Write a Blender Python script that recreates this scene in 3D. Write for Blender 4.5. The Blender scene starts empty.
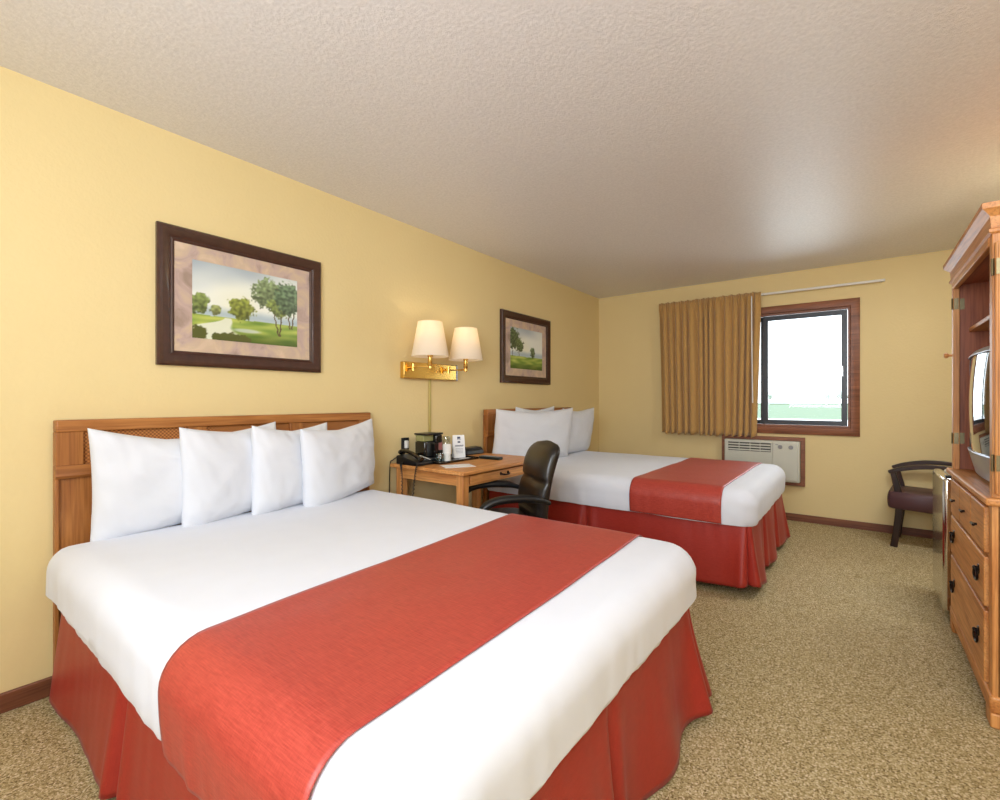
import bpy, bmesh, math, random
from mathutils import Vector, Matrix, noise
random.seed(7)
S = bpy.context.scene
PI = math.pi
# ------------------------------------------------------------------ camera
cam_d = bpy.data.cameras.new('camera'); cam = bpy.data.objects.new('camera', cam_d)
S.collection.objects.link(cam); S.camera = cam
cam_d.sensor_width = 36; cam_d.lens = 36 * 475.3 / 1000
cam.location = (2.584, 0, 1.18); cam.rotation_euler = (PI / 2, 0, 0.6477)
cam_d.clip_start = 0.02; cam_d.clip_end = 1000
# ------------------------------------------------------------------ world, lights, exposure
W = bpy.data.worlds.new('world'); S.world = W; W.use_nodes = True
bg = W.node_tree.nodes['Background']
bg.inputs[0].default_value = (0.86, 0.94, 1.0, 1); bg.inputs[1].default_value = 3.6
S.view_settings.view_transform = 'Standard'; S.view_settings.look = 'None'
S.view_settings.exposure = 0.0; S.view_settings.gamma = 1; S.view_settings.use_curve_mapping = False


def area_light(name, loc, target, sx, sy, power, col=(1, 1, 1)):
    d = bpy.data.lights.new(name, 'AREA'); d.shape = 'RECTANGLE'; d.size = sx; d.size_y = sy
    d.energy = power; d.color = col
    o = bpy.data.objects.new(name, d); S.collection.objects.link(o); o.location = loc
    o.rotation_euler = (Vector(target) - Vector(loc)).to_track_quat('-Z', 'Y').to_euler()
    return o


area_light('flash_softbox', (2.7, -1.45, 1.8), (1.4, 4.2, 1.1), 1.6, 1.2, 44, (0.80, 0.90, 1.0))
area_light('ceiling_bounce', (2.2, -0.9, 1.6), (2.0, 1.6, 2.44), 1.6, 1.2, 54, (0.86, 0.92, 1.0))
area_light('far_end_fill', (3.30, 3.75, 2.42), (3.26, 3.76, 0), 0.3, 0.8, 24, (0.86, 0.93, 1.0))  # unseen fill lamp added to brighten the far end of the room
area_light('mid_room_fill', (3.1, 0.75, 2.42), (0.9, 3.3, 0.9), 0.5, 0.5, 15, (0.86, 0.93, 1.0))  # out-of-view fill, added to lift the left wall mid-room; not a real lamp
area_light('window_daylight', (2.2, 5.75, 1.55), (2.0, 2.0, 1.1), 1.0, 1.1, 12, (0.82, 0.92, 1.0))

# ------------------------------------------------------------------ materials
MATS = {}


def nt(m):
    m.use_nodes = True; t = m.node_tree
    return t, t.nodes['Principled BSDF']


def N(t, kind, **kw):
    n = t.nodes.new(kind)
    for k, v in kw.items():
        if k.startswith('i_'):
            n.inputs[k[2:].replace('_', ' ')].default_value = v
        else:
            setattr(n, k, v)
    return n


def L(t, a, ao, b, bi): t.links.new(a.outputs[ao], b.inputs[bi])


def lin(c):
    return tuple(((x / 255) / 12.92 if x / 255 <= .04045 else ((x / 255 + .055) / 1.055) ** 2.4) for x in c) + (1,)


def simple(name, col, rough=.5, metal=0., spec=.5, coat=0., sheen=0., bump=0., bscale=200., var=0., vscale=8.):
    if name in MATS: return MATS[name]
    m = bpy.data.materials.new(name); t, p = nt(m)
    p.inputs['Base Color'].default_value = lin(col); p.inputs['Roughness'].default_value = rough
    p.inputs['Metallic'].default_value = metal; p.inputs['Specular IOR Level'].default_value = spec
    p.inputs['Coat Weight'].default_value = coat; p.inputs['Sheen Weight'].default_value = sheen
    tc = N(t, 'ShaderNodeTexCoord')
    nz = N(t, 'ShaderNodeTexNoise', i_Scale=vscale, i_Detail=4.)
    L(t, tc, 'Object', nz, 'Vector')
    mx = N(t, 'ShaderNodeMixRGB'); c = lin(col)
    v = max(var, .03)
    mx.inputs[1].default_value = tuple(min(1, x * (1 - v)) for x in c[:3]) + (1,)
    mx.inputs[2].default_value = tuple(min(1, x * (1 + v)) for x in c[:3]) + (1,)
    L(t, nz, 'Fac', mx, 'Fac'); L(t, mx, 'Color', p, 'Base Color')
    if bump:
        n2 = N(t, 'ShaderNodeTexNoise', i_Scale=bscale, i_Detail=3.)
        L(t, tc, 'Object', n2, 'Vector')
        b = N(t, 'ShaderNodeBump', i_Strength=bump, i_Distance=.004)
        L(t, n2, 'Fac', b, 'Height'); L(t, b, 'Normal', p, 'Normal')
    MATS[name] = m
    return m


def wood(name, c1, c2, c3, axis='z', rough=.46, scale=1., coat=.04):
    if name in MATS: return MATS[name]
    m = bpy.data.materials.new(name); t, p = nt(m)
    tc = N(t, 'ShaderNodeTexCoord'); mp = N(t, 'ShaderNodeMapping')
    s = [9 * scale] * 3; s['xyz'.index(axis)] = .9 * scale; mp.inputs['Scale'].default_value = s
    L(t, tc, 'Object', mp, 'Vector')
    n1 = N(t, 'ShaderNodeTexNoise', i_Scale=1.6, i_Detail=6., i_Distortion=1.1); L(t, mp, 'Vector', n1, 'Vector')
    mp2 = N(t, 'ShaderNodeMapping'); s2 = [150 * scale] * 3; s2['xyz'.index(axis)] = 5 * scale
    mp2.inputs['Scale'].default_value = s2; L(t, tc, 'Object', mp2, 'Vector')
    n2 = N(t, 'ShaderNodeTexNoise', i_Scale=1., i_Detail=2.); L(t, mp2, 'Vector', n2, 'Vector')
    r = N(t, 'ShaderNodeValToRGB'); e = r.color_ramp.elements
    e[0].position = .3; e[0].color = lin(c1); e[1].position = .7; e[1].color = lin(c3)
    k = e.new(.5); k.color = lin(c2)
    L(t, n1, 'Fac', r, 'Fac')
    mx = N(t, 'ShaderNodeMixRGB', blend_type='MULTIPLY'); mx.inputs[0].default_value = .55
    r2 = N(t, 'ShaderNodeValToRGB'); r2.color_ramp.elements[0].position = .35; r2.color_ramp.elements[0].color = (.55, .45, .38, 1)
    r2.color_ramp.elements[1].position = .55
    L(t, n2, 'Fac', r2, 'Fac'); L(t, r, 'Color', mx, 1); L(t, r2, 'Color', mx, 2)
    L(t, mx, 'Color', p, 'Base Color'); p.inputs['Roughness'].default_value = rough
    p.inputs['Coat Weight'].default_value = coat; p.inputs['Coat Roughness'].default_value = .2
    b = N(t, 'ShaderNodeBump', i_Strength=.12, i_Distance=.002); L(t, n2, 'Fac', b, 'Height'); L(t, b, 'Normal', p, 'Normal')
    MATS[name] = m
    return m


def satin(name, col, col2):
    """woven satin cloth with fine slubs along x and a soft sheen"""
    m = bpy.data.materials.new(name); t, p = nt(m)
    tc = N(t, 'ShaderNodeTexCoord'); mp = N(t, 'ShaderNodeMapping'); mp.inputs['Scale'].default_value = (30, 420, 420)
    L(t, tc, 'Object', mp, 'Vector')
    n1 = N(t, 'ShaderNodeTexNoise', i_Scale=1., i_Detail=3.); L(t, mp, 'Vector', n1, 'Vector')
    mp2 = N(t, 'ShaderNodeMapping'); mp2.inputs['Scale'].default_value = (420, 26, 60)
    L(t, tc, 'Object', mp2, 'Vector'); n2 = N(t, 'ShaderNodeTexNoise', i_Scale=1., i_Detail=2.); L(t, mp2, 'Vector', n2, 'Vector')
    ad = N(t, 'ShaderNodeMath', operation='MULTIPLY_ADD'); ad.inputs[1].default_value = .45
    L(t, n2, 'Fac', ad, 0); L(t, n1, 'Fac', ad, 2)
    r = N(t, 'ShaderNodeValToRGB'); r.color_ramp.elements[0].position = .3; r.color_ramp.elements[0].color = lin(col)
    r.color_ramp.elements[1].position = 1.15 - .15; r.color_ramp.elements[1].color = lin(col2)
    L(t, ad, 0, r, 'Fac'); L(t, r, 'Color', p, 'Base Color')
    p.inputs['Roughness'].default_value = .42; p.inputs['Specular IOR Level'].default_value = .45
    p.inputs['Sheen Weight'].default_value = .06; p.inputs['Sheen Roughness'].default_value = .35
    p.inputs['Sheen Tint'].default_value = (1, .75, .75, 1)
    b = N(t, 'ShaderNodeBump', i_Strength=.15, i_Distance=.001); L(t, ad, 0, b, 'Height'); L(t, b, 'Normal', p, 'Normal')
    MATS[name] = m
    return m


def make_wall():
    m = bpy.data.materials.new('wall_paint'); t, p = nt(m)
    tc = N(t, 'ShaderNodeTexCoord')
    n1 = N(t, 'ShaderNodeTexNoise', i_Scale=55., i_Detail=3.); L(t, tc, 'Object', n1, 'Vector')
    n2 = N(t, 'ShaderNodeTexNoise', i_Scale=2., i_Detail=3.); L(t, tc, 'Object', n2, 'Vector')
    r = N(t, 'ShaderNodeValToRGB'); r.color_ramp.elements[0].color = lin((228, 205, 149)); r.color_ramp.elements[1].color = lin((232, 210, 156))
    L(t, n2, 'Fac', r, 'Fac'); L(t, r, 'Color', p, 'Base Color')
    p.inputs['Roughness'].default_value = .62; p.inputs['Specular IOR Level'].default_value = .3
    b = N(t, 'ShaderNodeBump', i_Strength=.35, i_Distance=.004); L(t, n1, 'Fac', b, 'Height'); L(t, b, 'Normal', p, 'Normal')
    return m


def make_ceiling():
    m = bpy.data.materials.new('ceiling_texture'); t, p = nt(m)
    tc = N(t, 'ShaderNodeTexCoord')
    n1 = N(t, 'ShaderNodeTexNoise', i_Scale=70., i_Detail=5., i_Roughness=.7); L(t, tc, 'Object', n1, 'Vector')
    r = N(t, 'ShaderNodeValToRGB'); r.color_ramp.elements[0].position = .3; r.color_ramp.elements[0].color = lin((220, 217, 217))
    r.color_ramp.elements[1].position = .7; r.color_ramp.elements[1].color = lin((238, 235, 235))
    L(t, n1, 'Fac', r, 'Fac'); L(t, r, 'Color', p, 'Base Color')
    p.inputs['Roughness'].default_value = .4; p.inputs['Specular IOR Level'].default_value = .5
    p.inputs['Coat Weight'].default_value = .08; p.inputs['Coat Roughness'].default_value = .38
    b = N(t, 'ShaderNodeBump', i_Strength=.45, i_Distance=.006); L(t, n1, 'Fac', b, 'Height'); L(t, b, 'Normal', p, 'Normal')
    return m


def make_carpet():
    m = bpy.data.materials.new('carpet'); t, p = nt(m)
    tc = N(t, 'ShaderNodeTexCoord')
    n1 = N(t, 'ShaderNodeTexNoise', i_Scale=140., i_Detail=5., i_Roughness=.75); L(t, tc, 'Object', n1, 'Vector')
    v = N(t, 'ShaderNodeTexVoronoi', i_Scale=200.); L(t, tc, 'Object', v, 'Vector')
    mx = N(t, 'ShaderNodeMixRGB'); mx.inputs[0].default_value = .35; L(t, n1, 'Fac', mx, 1); L(t, v, 'Color', mx, 2)
    bw = N(t, 'ShaderNodeRGBToBW'); L(t, mx, 'Color', bw, 'Color')
    r = N(t, 'ShaderNodeValToRGB'); e = r.color_ramp.elements
    e[0].position = .33; e[0].color = lin((116, 96, 60)); e[1].position = .66; e[1].color = lin((232, 216, 184))
    k = e.new(.45); k.color = lin((170, 149, 104)); k = e.new(.55); k.color = lin((200, 180, 134))
    L(t, bw, 'Val', r, 'Fac')
    n3 = N(t, 'ShaderNodeTexNoise', i_Scale=6., i_Detail=3.); L(t, tc, 'Object', n3, 'Vector')
    r3 = N(t, 'ShaderNodeValToRGB'); r3.color_ramp.elements[0].color = (.86, .86, .84, 1)
    L(t, n3, 'Fac', r3, 'Fac'); m2 = N(t, 'ShaderNodeMixRGB', blend_type='MULTIPLY'); m2.inputs[0].default_value = .6
    L(t, r, 'Color', m2, 1); L(t, r3, 'Color', m2, 2)
    L(t, m2, 'Color', p, 'Base Color'); p.inputs['Roughness'].default_value = .95; p.inputs['Specular IOR Level'].default_value = .1
    b = N(t, 'ShaderNodeBump', i_Strength=.7, i_Distance=.008); L(t, bw, 'Val', b, 'Height'); L(t, b, 'Normal', p, 'Normal')
    return m


def make_cane():
    m = bpy.data.materials.new('cane_weave'); t, p = nt(m)
    tc = N(t, 'ShaderNodeTexCoord'); ck = N(t, 'ShaderNodeTexChecker', i_Scale=130.)
    ck.inputs['Color1'].default_value = lin((196, 128, 66)); ck.inputs['Color2'].default_value = lin((138, 80, 34))
    L(t, tc, 'Object', ck, 'Vector'); L(t, ck, 'Color', p, 'Base Color'); p.inputs['Roughness'].default_value = .5
    b = N(t, 'ShaderNodeBump', i_Strength=.5, i_Distance=.002); L(t, ck, 'Fac', b, 'Height'); L(t, b, 'Normal', p, 'Normal')
    return m


def make_mat_paper():
    m = bpy.data.materials.new('picture_mat'); t, p = nt(m)
    tc = N(t, 'ShaderNodeTexCoord')
    n1 = N(t, 'ShaderNodeTexNoise', i_Scale=7., i_Detail=6., i_Distortion=1.5); L(t, tc, 'Object', n1, 'Vector')
    r = N(t, 'ShaderNodeValToRGB'); e = r.color_ramp.elements
    e[0].position = .3; e[0].color = lin((160, 138, 122)); e[1].position = .72; e[1].color = lin((222, 196, 172))
    k = e.new(.45); k.color = lin((192, 166, 156)); k = e.new(.58); k.color = lin((206, 182, 154))
    L(t, n1, 'Fac', r, 'Fac'); L(t, r, 'Color', p, 'Base Color'); p.inputs['Roughness'].default_value = .35
    return m


def make_glass():
    m = bpy.data.materials.new('window_glass'); m.use_nodes = True; t = m.node_tree; t.nodes.clear()
    o = N(t, 'ShaderNodeOutputMaterial'); g = N(t, 'ShaderNodeBsdfGlossy', i_Roughness=.02); tr = N(t, 'ShaderNodeBsdfTransparent')
    tr.inputs[0].default_value = (.97, .985, .98, 1)
    mx = N(t, 'ShaderNodeMixShader'); fr = N(t, 'ShaderNodeFresnel', i_IOR=1.4)
    L(t, fr, 0, mx, 0); L(t, tr, 0, mx, 1); L(t, g, 0, mx, 2); L(t, mx, 0, o, 0)
    return m


def make_shade():
    m = bpy.data.materials.new('shade_fabric'); m.use_nodes = True; t = m.node_tree; t.nodes.clear()
    o = N(t, 'ShaderNodeOutputMaterial'); d = N(t, 'ShaderNodeBsdfDiffuse'); d.inputs[0].default_value = lin((250, 246, 236))
    tr = N(t, 'ShaderNodeBsdfTranslucent'); tr.inputs[0].default_value = lin((255, 236, 200))
    mx = N(t, 'ShaderNodeMixShader'); mx.inputs[0].default_value = .4
    tc = N(t, 'ShaderNodeTexCoord'); n1 = N(t, 'ShaderNodeTexNoise', i_Scale=300.); L(t, tc, 'Object', n1, 'Vector')
    b = N(t, 'ShaderNodeBump', i_Strength=.1, i_Distance=.001); L(t, n1, 'Fac', b, 'Height'); L(t, b, 'Normal', d, 'Normal')
    L(t, d, 0, mx, 1); L(t, tr, 0, mx, 2); L(t, mx, 0, o, 0)
    return m


def make_plastic_clear():
    m = bpy.data.materials.new('clear_plastic'); m.use_nodes = True; t = m.node_tree; t.nodes.clear()
    o = N(t, 'ShaderNodeOutputMaterial'); g = N(t, 'ShaderNodeBsdfGlossy', i_Roughness=.1); tr = N(t, 'ShaderNodeBsdfTransparent')
    tr.inputs[0].default_value = (.85, .9, .9, 1)
    mx = N(t, 'ShaderNodeMixShader'); mx.inputs[0].default_value = .18
    L(t, tr, 0, mx, 1); L(t, g, 0, mx, 2); L(t, mx, 0, o, 0)
    return m


WALL = make_wall(); CEIL = make_ceiling(); CARPET = make_carpet(); CANE = make_cane(); MATP = make_mat_paper()
GLASS = make_glass(); SHADE = make_shade(); CLEARP = make_plastic_clear()
OAK = {a: wood('oak_' + a, (188, 118, 58), (212, 146, 82), (228, 166, 100), a) for a in 'xyz'}
HBW = {a: wood('headboard_oak_' + a, (144, 86, 38), (168, 106, 50), (188, 126, 66), a) for a in 'xyz'}
REDW = {a: wood('cabinet_inside_' + a, (140, 74, 44), (164, 92, 58), (180, 108, 70), a) for a in 'xyz'}
CAS = {a: wood('casing_wood_' + a, (118, 70, 44), (140, 86, 56), (156, 98, 66), a) for a in 'xyz'}
BASEB = wood('baseboard_wood', (104, 58, 38), (122, 72, 48), (136, 84, 56), 'y')
DARKW = {a: wood('dark_wood_' + a, (28, 14, 10), (44, 22, 16), (62, 32, 24), a, rough=.3) for a in 'xyz'}
FRAMEW = simple('frame_mottled', (66, 38, 28), .35, var=.45, vscale=30, bump=.2, bscale=60, coat=.2)
SHEET = simple('white_cotton', (224, 227, 236), .8, sheen=.15, bump=.1, bscale=500, var=.012)
PILLOWM = simple('pillow_cotton', (222, 224, 230), .85, sheen=.1, bump=.15, bscale=300, var=.012)
RED = satin('red_satin', (142, 40, 32), (188, 74, 60))
SKIRT = satin('red_skirt_cloth', (146, 36, 26), (172, 54, 42))
BRASS = simple('polished_brass', (226, 186, 104), .22, metal=1., var=.05)
BRASSD = simple('aged_brass_hinge', (128, 116, 88), .35, metal=1., var=.2, vscale=60)
IRON = simple('dark_bronze_pull', (40, 32, 30), .3, metal=.8)
BLACKP = simple('black_plastic', (20, 20, 22), .35, var=.05)
BLACKG = simple('black_gloss', (12, 12, 13), .12, var=.05, coat=.5)
LEATH = simple('black_leather', (30, 25, 21), .33, bump=.25, bscale=180, var=.12, coat=.15)
CURT = simple('mustard_drape', (190, 148, 86), .8, sheen=.3, bump=.2, bscale=350, var=.07, vscale=40)
SASH = simple('black_sash', (26, 28, 36), .35)
ACM = simple('ac_plastic', (206, 206, 192), .45, var=.02)
ACD = simple('ac_dark_slot', (70, 66, 58), .6)
WHITEP = simple('white_plastic', (238, 238, 234), .4)
GREYP = simple('grey_keys', (150, 150, 150), .5)
SILVER = simple('tv_silver', (150, 154, 172), .3, metal=.55)
SCREEN = simple('tv_screen', (18, 20, 22), .06, coat=1.)
STEEL = simple('fridge_steel', (214, 212, 206), .14, metal=1., var=.02)
FRIDGEB = simple('fridge_body', (190, 182, 160), .4)
MAROON = simple('maroon_vinyl', (80, 50, 54), .45, bump=.15, bscale=200)
PINK = simple('pink_packets', (222, 140, 136), .5, var=.2, vscale=60)
PAPER = simple('white_card', (245, 246, 248), .35)
INK = simple('blue_grey_ink', (70, 80, 110), .6)
GREENT = simple('olive_tank', (150, 148, 98), .2, var=.1)
REMOTE = simple('remote_dark', (26, 34, 32), .35)
CHROME = simple('white_rod', (226, 222, 216), .3)
MATTR = simple('mattress_ticking', (224, 222, 214), .8)
LAWN = simple('lawn_grass', (112, 132, 108), .9, var=.1, vscale=.5)
PAVE = simple('pale_pavement', (226, 226, 226), .9, var=.05, vscale=2)
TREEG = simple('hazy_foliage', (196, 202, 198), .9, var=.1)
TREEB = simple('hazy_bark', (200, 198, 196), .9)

# ------------------------------------------------------------------ builders


class B:
    def __init__(s): s.v = []; s.f = []

    def add(s, vs, fs):
        o = len(s.v); s.v += [tuple(p) for p in vs]; s.f += [tuple(i + o for i in f) for f in fs]; return s

    def box(s, x0, x1, y0, y1, z0, z1):
        return s.add([(x0, y0, z0), (x1, y0, z0), (x1, y1, z0), (x0, y1, z0), (x0, y0, z1), (x1, y0, z1), (x1, y1, z1), (x0, y1, z1)],
                     [(0, 3, 2, 1), (4, 5, 6, 7), (0, 1, 5, 4), (1, 2, 6, 5), (2, 3, 7, 6), (3, 0, 4, 7)])

    def rings(s, R, closed=True, cap0=True, cap1=True):
        n = len(R[0]); vs = [p for r in R for p in r]; fs = []
        for k in range(len(R) - 1):
            for i in range(n if closed else n - 1):
                j = (i + 1) % n; fs.append((k * n + i, k * n + j, (k + 1) * n + j, (k + 1) * n + i))
        if closed and cap0: fs.append(tuple(range(n - 1, -1, -1)))
        if closed and cap1: fs.append(tuple((len(R) - 1) * n + i for i in range(n)))
        return s.add(vs, fs)

    def lathe(s, prof, c=(0, 0, 0), n=32, cap=True, axis='z'):
        R = []
        for r, h in prof:
            ring = []
            for i in range(n):
                a = 2 * PI * i / n; p = (r * math.cos(a), r * math.sin(a), h)
                if axis == 'x': p = (p[2], p[0], p[1])
                if axis == 'y': p = (p[1], p[2], p[0])
                ring.append((c[0] + p[0], c[1] + p[1], c[2] + p[2]))
            R.append(ring)
        return s.rings(R, True, cap, cap)

    def tube(s, pts, r, n=12, sq=None):
        """tube along pts; r number or list; sq=(a,b): elliptic section factors"""
        pts = [Vector(p) for p in pts]; R = []; up = None
        for i, p in enumerate(pts):
            d = (pts[min(i + 1, len(pts) - 1)] - pts[max(i - 1, 0)]).normalized()
            if up is None:
                up = Vector((0, 0, 1)) if abs(d.z) < .9 else Vector((1, 0, 0))
            sd = d.cross(up).normalized(); up = sd.cross(d).normalized()
            rr = r[i] if isinstance(r, (list, tuple)) else r
            a, b = sq or (1, 1)
            R.append([p + sd * (rr * a * math.cos(2 * PI * k / n)) + up * (rr * b * math.sin(2 * PI * k / n)) for k in range(n)])
        return s.rings(R)

    def prism(s, poly, ax, a0, a1):
        """poly: 2D outline in the plane across axis ax, extruded a0..a1"""
        def mk(p, a):
            return {'x': (a, p[0], p[1]), 'y': (p[0], a, p[1]), 'z': (p[0], p[1], a)}[ax]
        return s.rings([[mk(p, a0) for p in poly], [mk(p, a1) for p in poly]])

    def sphere(s, c, r, sc=(1, 1, 1), n=16, m=10):
        R = []
        for k in range(m + 1):
            a = -PI / 2 + PI * k / m; rr = max(math.cos(a), .02)
            R.append([(c[0] + r * sc[0] * rr * math.cos(2 * PI * i / n), c[1] + r * sc[1] * rr * math.sin(2 * PI * i / n), c[2] + r * sc[2] * math.sin(a)) for i in range(n)])
        return s.rings(R)


def smooth_path(pts, n=6):
    """Catmull-Rom through pts"""
    P = [Vector(p) for p in pts]; out = []
    for i in range(len(P) - 1):
        p0 = P[max(i - 1, 0)]; p1 = P[i]; p2 = P[i + 1]; p3 = P[min(i + 2, len(P) - 1)]
        for k in range(n):
            t = k / n
            out.append(.5 * ((2 * p1) + (p2 - p0) * t + (2 * p0 - 5 * p1 + 4 * p2 - p3) * t * t + (3 * p1 - p0 - 3 * p2 + p3) * t ** 3))
    out.append(P[-1])
    return out


def wloc(o):
    v = Vector((0, 0, 0))
    while o is not None: v = v + o.location; o = o.parent
    return v


def obj(name, b, mat, parent=None, bevel=0., smooth=35, kind=None, label=None, cat=None, group=None, seg=2, origin=None):
    """b in world coordinates; stored relative to the parent's origin"""
    me = bpy.data.meshes.new(name); off = wloc(parent) if parent else Vector(origin or (0, 0, 0))
    me.from_pydata([tuple(Vector(p) - off) for p in b.v], [], b.f)
    bm = bmesh.new(); bm.from_mesh(me); bmesh.ops.recalc_face_normals(bm, faces=bm.faces); bm.to_mesh(me); bm.free()
    me.materials.append(mat)
    if smooth:
        me.polygons.foreach_set('use_smooth', [True] * len(me.polygons)); me.set_sharp_from_angle(angle=math.radians(smooth))
    o = bpy.data.objects.new(name, me); S.collection.objects.link(o)
    if parent: o.parent = parent
    elif origin: o.location = origin
    if bevel:
        md = o.modifiers.new('bevel', 'BEVEL'); md.width = bevel; md.segments = seg; md.limit_method = 'ANGLE'; md.angle_limit = math.radians(40)
    if kind: o['kind'] = kind
    if label: o['label'] = label
    if cat: o['category'] = cat
    if group: o['group'] = group
    return o


def thing(name, label, cat, loc, group=None, kind=None):
    o = bpy.data.objects.new(name, None); S.collection.objects.link(o); o.location = loc; o.empty_display_size = .1
    o['label'] = label; o['category'] = cat
    if group: o['group'] = group
    if kind: o['kind'] = kind
    return o


def solid(o, th, off=0):
    md = o.modifiers.new('solidify', 'SOLIDIFY'); md.thickness = th; md.offset = off


def copy_tree(o, parent=None):
    c = o.copy(); S.collection.objects.link(c); c.parent = parent
    for ch in list(o.children): copy_tree(ch, c)
    return c


# ------------------------------------------------------------------ the room
RX, RY0, RY1, RZ = 3.62, -1.6, 5.45, 2.44
obj('floor', B().box(-.1, RX + .1, RY0 - .1, RY1 + .1, -.08, 0), CARPET, kind='structure')
obj('ceiling', B().box(-.1, RX + .1, RY0 - .1, RY1 + .1, RZ, RZ + .08), CEIL, kind='structure')
obj('wall_left', B().box(-.1, 0, RY0 - .1, RY1 + .1, 0, RZ), WALL, kind='structure')
obj('wall_right', B().box(RX, RX + .1, RY0 - .1, RY1 + .1, 0, RZ), WALL, kind='structure')
obj('wall_back', B().box(0, RX, RY0 - .1, RY0, 0, RZ), WALL, kind='structure')
OX0, OX1, OZ0, OZ1 = 1.09, 2.515, .915, 2.045          # window opening
wf = B().box(0, OX0, RY1, RY1 + .14, 0, RZ).box(OX1, RX, RY1, RY1 + .14, 0, RZ).box(OX0, OX1, RY1, RY1 + .14, 0, OZ0).box(OX0, OX1, RY1, RY1 + .14, OZ1, RZ)
obj('wall_far', wf, WALL, kind='structure', smooth=0)
obj('baseboard_left', B().box(0, .014, RY0, RY1, 0, .075), BASEB, kind='structure', bevel=.004)
obj('baseboard_far', B().box(.014, RX, RY1 - .014, RY1, 0, .07), wood('baseboard_wood_x', (104, 58, 38), (122, 72, 48), (136, 84, 56), 'x'), kind='structure', bevel=.004)
obj('baseboard_right', B().box(RX - .014, RX, RY0, RY1 - .014, 0, .075), BASEB, kind='structure', bevel=.004)
obj('baseboard_back', B().box(.014, RX - .014, RY0, RY0 + .014, 0, .075), BASEB, kind='structure', bevel=.004)


def rect_frame(prof, plane, a0, a1, z0, z1, base, sgn):
    """mitred frame; prof=(inset, height) pairs. plane 'x': face normal +x at base, a=y ; plane 'y': normal -y"""
    b = B(); R = []
    for ins, h in prof:
        c = [(a0 + ins, z0 + ins), (a1 - ins, z0 + ins), (a1 - ins, z1 - ins), (a0 + ins, z1 - ins)]
        R.append([((base + sgn * h, p[0], p[1]) if plane == 'x' else (p[0], base + sgn * h, p[1])) for p in c])
    b.rings(R + [R[0]], True, False, False)
    return b


win = thing('window_1', 'wood-cased sliding window with black sash looking onto bright lawn', 'window', (1.8, RY1, OZ0), kind='structure')
obj('window_frame', rect_frame([(0, 0), (0, .014), (.006, .018), (.066, .018), (.072, .012), (.072, -.1), (.09, -.1), (.09, 0)], 'y', 1.02, 2.587, .845, 2.117, RY1, -1), CAS['x'], win)
obj('sash', rect_frame([(0, -.035), (0, -.02), (.045, -.02), (.045, -.05), (0, -.05)], 'y', 1.80, OX1 - .022, OZ0 + .022, OZ1 - .022, RY1, -1), SASH, win, bevel=.002)
obj('sash', rect_frame([(0, -.07), (0, -.055), (.04, -.055), (.04, -.085), (0, -.085)], 'y', OX0 + .022, 1.815, OZ0 + .022, OZ1 - .022, RY1, -1), SASH, win, bevel=.002)
obj('pane', B().box(1.84, OX1 - .062, RY1 + .034, RY1 + .038, OZ0 + .06, OZ1 - .06), GLASS, win)
obj('pane', B().box(OX0 + .06, 1.78, RY1 + .068, RY1 + .072, OZ0 + .06, OZ1 - .06), GLASS, win)
obj('latch', B().box(2.452, 2.462, RY1 + .008, RY1 + .022, 1.40, 1.50), simple('latch_metal', (190, 190, 190), .3, metal=1.), win, bevel=.002)

# outside
obj('ground', B().box(-60, 60, 5.7, 35, -.1, 0), PAVE, kind='structure')
obj('lawn', B().box(-160, 60, 35, 150, -.1, .0).box(-160, 60, 150, 150.5, -.1, .3), LAWN, kind='structure')
tr = thing('distant_tree', 'tiny hazy tree on the horizon seen through the window', 'tree', (-4, 145, 0), 'hazy trees on the horizon')
cr = B()
for k in range(7):
    a = k * 2.4; cr.sphere((-4 + .4 * math.cos(a) * (k > 0), 145 + .4 * math.sin(a) * (k > 0), 1.9 + .3 * (k % 3)), .45 + .1 * (k % 2), n=10, m=6)
obj('foliage', cr, TREEG, tr); obj('trunk', B().lathe([(.14, 0), (.1, 1.8)], (-4, 145, 0), 8), TREEB, tr)
for (x, y, s) in [(-16.5, 143, 1.0), (-1.5, 146, 1.1), (.8, 142, .9)]:
    c = copy_tree(tr); c.location = (x, y, 0); c.scale = (s, s, s)

# ------------------------------------------------------------------ framed pictures


def sm(a, b, x):
    t = min(1, max(0, (x - a) / (b - a))); return t * t * (3 - 2 * t)


def mixc(a, b, t): return tuple(a[i] * (1 - t) + b[i] * t for i in range(3))


def blob(s, t, cx, cy, rx, ry, seed, rough=.35):
    n = noise.noise(Vector((s * 16, t * 12, seed))) * rough + noise.noise(Vector((s * 45, t * 32, seed + 5))) * rough * .8
    d = math.hypot((s - cx) / rx, (t - cy) / ry) + n
    return 1 - sm(.82, 1.05, d)


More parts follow.
